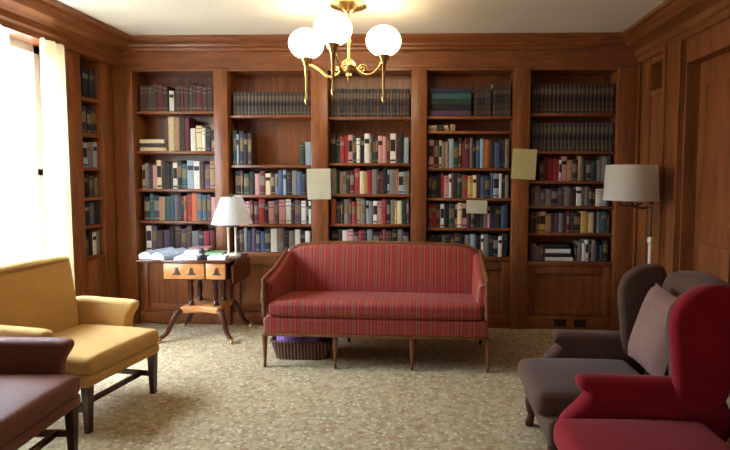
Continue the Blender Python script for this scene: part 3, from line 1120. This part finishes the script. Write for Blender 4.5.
b = BM()
n = 14
gridA, gridB = {}, {}
for i in range(n + 1):
    for j in range(n + 1):
        u, v = 2 * i / n - 1, 2 * j / n - 1
        th = 0.07 * max(0, (1 - u ** 4)) ** 0.6 * max(0, (1 - v ** 4)) ** 0.6
        pinch = 1 - 0.07 * (abs(u) * (1 - v * v)) * 0 - 0.06 * (1 - abs(u) ** 2) * (abs(v) ** 3) * 0
        x = 0.195 * u * (1 - 0.06 * (1 - v * v))
        z = 0.215 * v * (1 - 0.06 * (1 - u * u))
        gridA[i, j] = b.verts.new((x, -th, z))
        gridB[i, j] = gridA[i, j] if (abs(u) == 1 or abs(v) == 1) else b.verts.new((x, th, z))
for i in range(n):
    for j in range(n):
        b.faces.new((gridA[i, j], gridA[i + 1, j], gridA[i + 1, j + 1], gridA[i, j + 1]))
        b.faces.new((gridB[i, j], gridB[i, j + 1], gridB[i + 1, j + 1], gridB[i + 1, j]))
o = finish('pillow', b, 'pillow', loc=(1.185, 2.645, 0.655))
o.rotation_euler = (R(-17), R(3), R(-90))
tag(o, 'mauve square pillow leaning against the back of the brown wing chair', 'pillow')

# ------------------------------------------------------------------ writing table with drop leaves
TX, TY = -1.98, 4.36
t = thing('writing_table', 'drop-leaf mahogany table with tan drawers on splayed pedestal legs', 'table', (TX, TY, 0))
b = BM(); box(b, -0.285, 0.325, -0.02, 0.42, 0.684, 0.705, 0, 0.005)
finish('tabletop', b, 'wood_top', t)
b = BM(); box(b, -0.50, -0.287, -0.015, 0.415, 0.684, 0.705, 0, 0.005)
finish('leaf', b, 'wood_top', t)
b = BM()
out = chaikin([(-0.015, 0.702), (-0.015, 0.52), (0.03, 0.49), (0.37, 0.49), (0.415, 0.52), (0.415, 0.702)], 1)
pad(b, out, 0.328, 0.347, 0.004, lambda y, z, q: (q, y, z), 0, 2)
finish('leaf', b, 'wood_top', t)
b = BM(); box(b, -0.275, 0.275, 0.012, 0.40, 0.53, 0.683, 0, 0.004)
finish('apron', b, 'wood_top', t)
for x0, x1, pulls in ((-0.27, 0.085, (-0.155, -0.025)), (0.10, 0.27, (0.195,))):
    b = BM(); box(b, x0, x1, -0.002, 0.013, 0.54, 0.675, 0, 0.004)
    dr = finish('drawer', b, 'wood_tan', t)
    for px in pulls:
        b = BM()
        box(b, px - 0.035, px + 0.035, -0.006, -0.001, 0.575, 0.59, 0, 0.002)
        pad(b, [(px - 0.022, 0.59), (px + 0.022, 0.59), (px + 0.008, 0.64), (px - 0.008, 0.64)], -0.008, -0.001, 0.001, lambda x, z, q: (x, q, z), 0, 1)
        finish('drawer_pull', b, 'bronze', dr)
for sx, sy in ((-1, -1), (1, -1), (-1, 1), (1, 1)):
    b = BM()
    cx, cy = 0.03 + sx * 0.11, 0.195 + sy * 0.09
    lathe(b, [(0.026, 0.285), (0.026, 0.31), (0.016, 0.325), (0.022, 0.37), (0.024, 0.42), (0.016, 0.48), (0.024, 0.50), (0.026, 0.53)], (cx, cy, 0), 12)
    finish('column', b, 'wood_dark', t)
b = BM()
pts = []
for k in range(4):
    a = R(45 + 90 * k)
    pts += [(0.24 * math.cos(a - 0.12), 0.24 * math.sin(a - 0.12)), (0.24 * math.cos(a + 0.12), 0.24 * math.sin(a + 0.12)), (0.13 * math.cos(a + R(45)), 0.13 * math.sin(a + R(45)))]
pad(b, [(x + 0.03, y + 0.195) for x, y in chaikin(pts, 1)], 0.235, 0.285, 0.008, lambda x, y, q: (x, y, q), 0, 2)
finish('platform', b, 'wood_tan', t)
for sx, sy in ((-1, -1), (1, -1), (-1, 1), (1, 1)):
    b = BM()
    cx, cy = 0.03 + sx * 0.155, 0.195 + sy * 0.15
    dx, dy = sx * 0.66, (-0.52 if sy < 0 else 0.26)
    path = chaikin([(cx, cy, 0.255), (cx + dx * 0.05, cy + dy * 0.05, 0.25), (cx + dx * 0.11, cy + dy * 0.11, 0.17), (cx + dx * 0.16, cy + dy * 0.16, 0.07), (cx + dx * 0.24, cy + dy * 0.24, 0.035)], 2, closed=False)
    tube(b, path, [0.03 - 0.014 * i / (len(path) - 1) for i in range(len(path))], 8)
    lg = finish('leg', b, 'wood_dark', t)
    b = BM()
    lathe(b, [(0.004, 0.0), (0.017, 0.004), (0.017, 0.022), (0.012, 0.03), (0.019, 0.034), (0.019, 0.05), (0.006, 0.055)], (cx + dx * 0.24, cy + dy * 0.24, 0), 10)
    finish('caster', b, 'brass', lg)

# things lying on the table
ZT = 0.7055


def sheet(name, label, cat, x, y, z, w, d, h, rz, mat, group=None, curl=0.0):
    b = BM()
    n = 8
    rows = []
    for i in range(n + 1):
        u = 2 * i / n - 1
        zz = h + curl * (1 - abs(u)) * abs(u) * 4
        rows.append([(w / 2 * u, -d / 2, zz), (w / 2 * u, d / 2, zz)])
    top = [[b.verts.new(p) for p in r] for r in rows]
    bot = [[b.verts.new((p[0], p[1], 0)) for p in r] for r in rows]
    for i in range(n):
        b.faces.new((top[i][0], top[i + 1][0], top[i + 1][1], top[i][1]))
        b.faces.new((bot[i][0], bot[i][1], bot[i + 1][1], bot[i + 1][0]))
        for j in (0, 1):
            b.faces.new((top[i][j], top[i + 1][j], bot[i + 1][j], bot[i][j]))
    for i in (0, n):
        b.faces.new((top[i][0], top[i][1], bot[i][1], bot[i][0]))
    o = finish(name, b, mat, loc=(x, y, z), rotz=rz)
    return tag(o, label, cat, group)


M['green_paper'] = plain('green_leaflet', lin((150, 184, 140)), 0.6, 0.2, 14)
sheet('magazine', 'open white and blue magazine on raised left leaf of the table', 'magazine', -2.325, 4.53, ZT, 0.26, 0.32, 0.03, R(-14), 'print', None, 0.035)
sheet('newspaper', 'folded white newspaper on table behind the loose papers', 'newspaper', -2.09, 4.585, ZT, 0.13, 0.08, 0.05, R(4), 'paper', None, 0.01)
sheet('paper_sheet', 'white loose papers on table between magazine and dark notebook', 'paper', -2.07, 4.45, ZT, 0.19, 0.18, 0.022, R(8), 'paper', None, 0.012)
sheet('leaflet', 'pale green leaflet on table behind the white papers', 'leaflet', -1.90, 4.66, ZT, 0.17, 0.15, 0.03, R(-6), 'green_paper')
sheet('notebook', 'small black notebook on table beside the white papers', 'notebook', -1.925, 4.45, ZT, 0.07, 0.10, 0.022, R(20), 'black')
sheet('envelope', 'white envelope on table in front of the lamp', 'envelope', -1.795, 4.425, ZT, 0.15, 0.11, 0.03, R(4), 'paper')
o = lying('book', -2.17, -1.99, 4.645, ZT, 0.032, 'v', 'plum book lying under a pink one at back of writing table', 'books lying on the table', 0.14)
o = lying('book', -2.165, -1.985, 4.65, ZT + 0.033, 0.03, 'p', 'pink book lying on top of plum one at back of writing table', 'books lying on the table', 0.13)

# table lamp
t = thing('table_lamp', 'table lamp with white conical shade on the writing table', 'lamp', (-1.728, 4.58, ZT))
b = BM(); lathe(b, [(0.075, 0), (0.075, 0.015), (0.06, 0.022), (0.045, 0.03)], n=24)
finish('base', b, 'ceramic', t)
for s in (-1, 1):
    b = BM(); lathe(b, [(0.014, 0.028), (0.010, 0.04), (0.010, 0.24), (0.014, 0.25), (0.014, 0.262)], (s * 0.033, 0, 0), 12)
    finish('column', b, 'ceramic', t)
b = BM(); box(b, -0.055, 0.055, -0.018, 0.018, 0.262, 0.278, 0, 0.004); lathe(b, [(0.012, 0.278), (0.012, 0.34), (0.005, 0.345), (0.005, 0.53)], n=10)
lathe(b, [(0.007, 0.532), (0.013, 0.545), (0.008, 0.56), (0.003, 0.572)], n=10)
finish('socket_stem', b, 'bronze', t)
b = BM(); lathe(b, [(0.178, 0.296), (0.165, 0.33), (0.12, 0.46), (0.09, 0.535)], n=36, caps=False)
bmesh.ops.solidify(b, geom=b.faces[:], thickness=0.003)
finish('lamp_shade', b, 'white_shade', t)

# floor lamp
t = thing('floor_lamp', 'floor lamp with pale drum shade behind the brown wing chair', 'lamp', (1.80, 4.2, 0))
b = BM(); lathe(b, [(0.13, 0), (0.13, 0.02), (0.10, 0.03), (0.03, 0.045), (0.014, 0.07)], n=24)
finish('base', b, 'bronze', t)
b = BM(); lathe(b, [(0.010, 0.06), (0.010, 1.21), (0.016, 1.215), (0.016, 1.235), (0.005, 1.25)], n=12)
finish('pole', b, 'bronze', t)
b = BM(); lathe(b, [(0.013, 0.50), (0.013, 0.90), (0.022, 0.91), (0.026, 0.93), (0.022, 0.95), (0.011, 0.956)], n=14)
finish('pole_sleeve', b, 'ceramic', t)
b = BM(); tube(b, [(0, 0, 1.20), (-0.06, 0, 1.185), (-0.12, 0, 1.19), (-0.165, 0, 1.21)], 0.008, 8)
lathe(b, [(0.006, 1.20), (0.03, 1.21), (0.018, 1.225), (0.018, 1.30), (0.004, 1.31), (0.004, 1.53)], (-0.165, 0, 0), 12)
for s in (-1, 1):
    tube(b, [(-0.165, 0, 1.215), (-0.165 + s * 0.05, 0, 1.20), (-0.165 + s * 0.09, 0, 1.225), (-0.165 + s * 0.09, 0, 1.26)], 0.007, 8)
finish('lamp_arm', b, 'bronze', t)
b = BM(); lathe(b, [(0.209, 1.248), (0.205, 1.28), (0.192, 1.528)], (-0.165, 0, 0), 40, caps=False)
bmesh.ops.solidify(b, geom=b.faces[:], thickness=0.003)
finish('lamp_shade', b, 'shade', t)

# ------------------------------------------------------------------ chandelier
t = thing('chandelier', 'brass chandelier with three glowing white globes hanging from ceiling', 'chandelier', (-0.575, 3.92, 0))
b = BM(); lathe(b, [(0.135, 2.699), (0.135, 2.688), (0.11, 2.675), (0.06, 2.662), (0.03, 2.64), (0.012, 2.62)], n=28)
finish('canopy', b, 'brass', t)
b = BM(); lathe(b, [(0.009, 2.63), (0.009, 2.46), (0.018, 2.45), (0.018, 2.43), (0.010, 2.42), (0.010, 2.30)], n=12)
finish('stem', b, 'brass', t)
b = BM(); lathe(b, [(0.012, 2.31), (0.03, 2.30), (0.055, 2.27), (0.06, 2.25), (0.045, 2.22), (0.02, 2.20), (0.028, 2.18), (0.015, 2.16), (0.004, 2.14)], n=20)
finish('hub', b, 'brass', t)
for ang, rr, dz in ((171, 0.335, -0.015), (-102, 0.31, 0.0), (9, 0.26, 0.0)):
    a = R(ang)
    ca, sa = math.cos(a), math.sin(a)
    b = BM()
    path = chaikin([(0.04, 2.25), (0.10, 2.19), (0.17, 2.19), (0.23, 2.25), (rr - 0.02, 2.29), (rr, 2.27)], 3, closed=False)
    tube(b, [(ca * p, sa * p, z + dz) for p, z in path], 0.011, 10)
    path = [(0.10 + 0.035 * (1 - k / 26) * math.cos(k * 0.45), 2.235 + 0.035 * (1 - k / 26) * math.sin(k * 0.45)) for k in range(22)]
    tube(b, [(ca * p, sa * p, z + dz) for p, z in path], 0.006, 8)
    arm = finish('arm', b, 'brass', t)
    b = BM()
    lathe(b, [(0.003, 1.985), (0.014, 2.0), (0.018, 2.02), (0.012, 2.05), (0.011, 2.10), (0.014, 2.20), (0.018, 2.27), (0.03, 2.30), (0.045, 2.325), (0.05, 2.345), (0.03, 2.35)], (ca * rr, sa * rr, dz), 16)
    finish('drop_spindle', b, 'brass', arm)
    b = BM()
    bmesh.ops.create_uvsphere(b, u_segments=28, v_segments=18, radius=0.132)
    for v in b.verts:
        v.co.z *= 0.86
        v.co += Vector((ca * rr, sa * rr, 2.445 + dz))
    finish('globe', b, 'globe', arm)
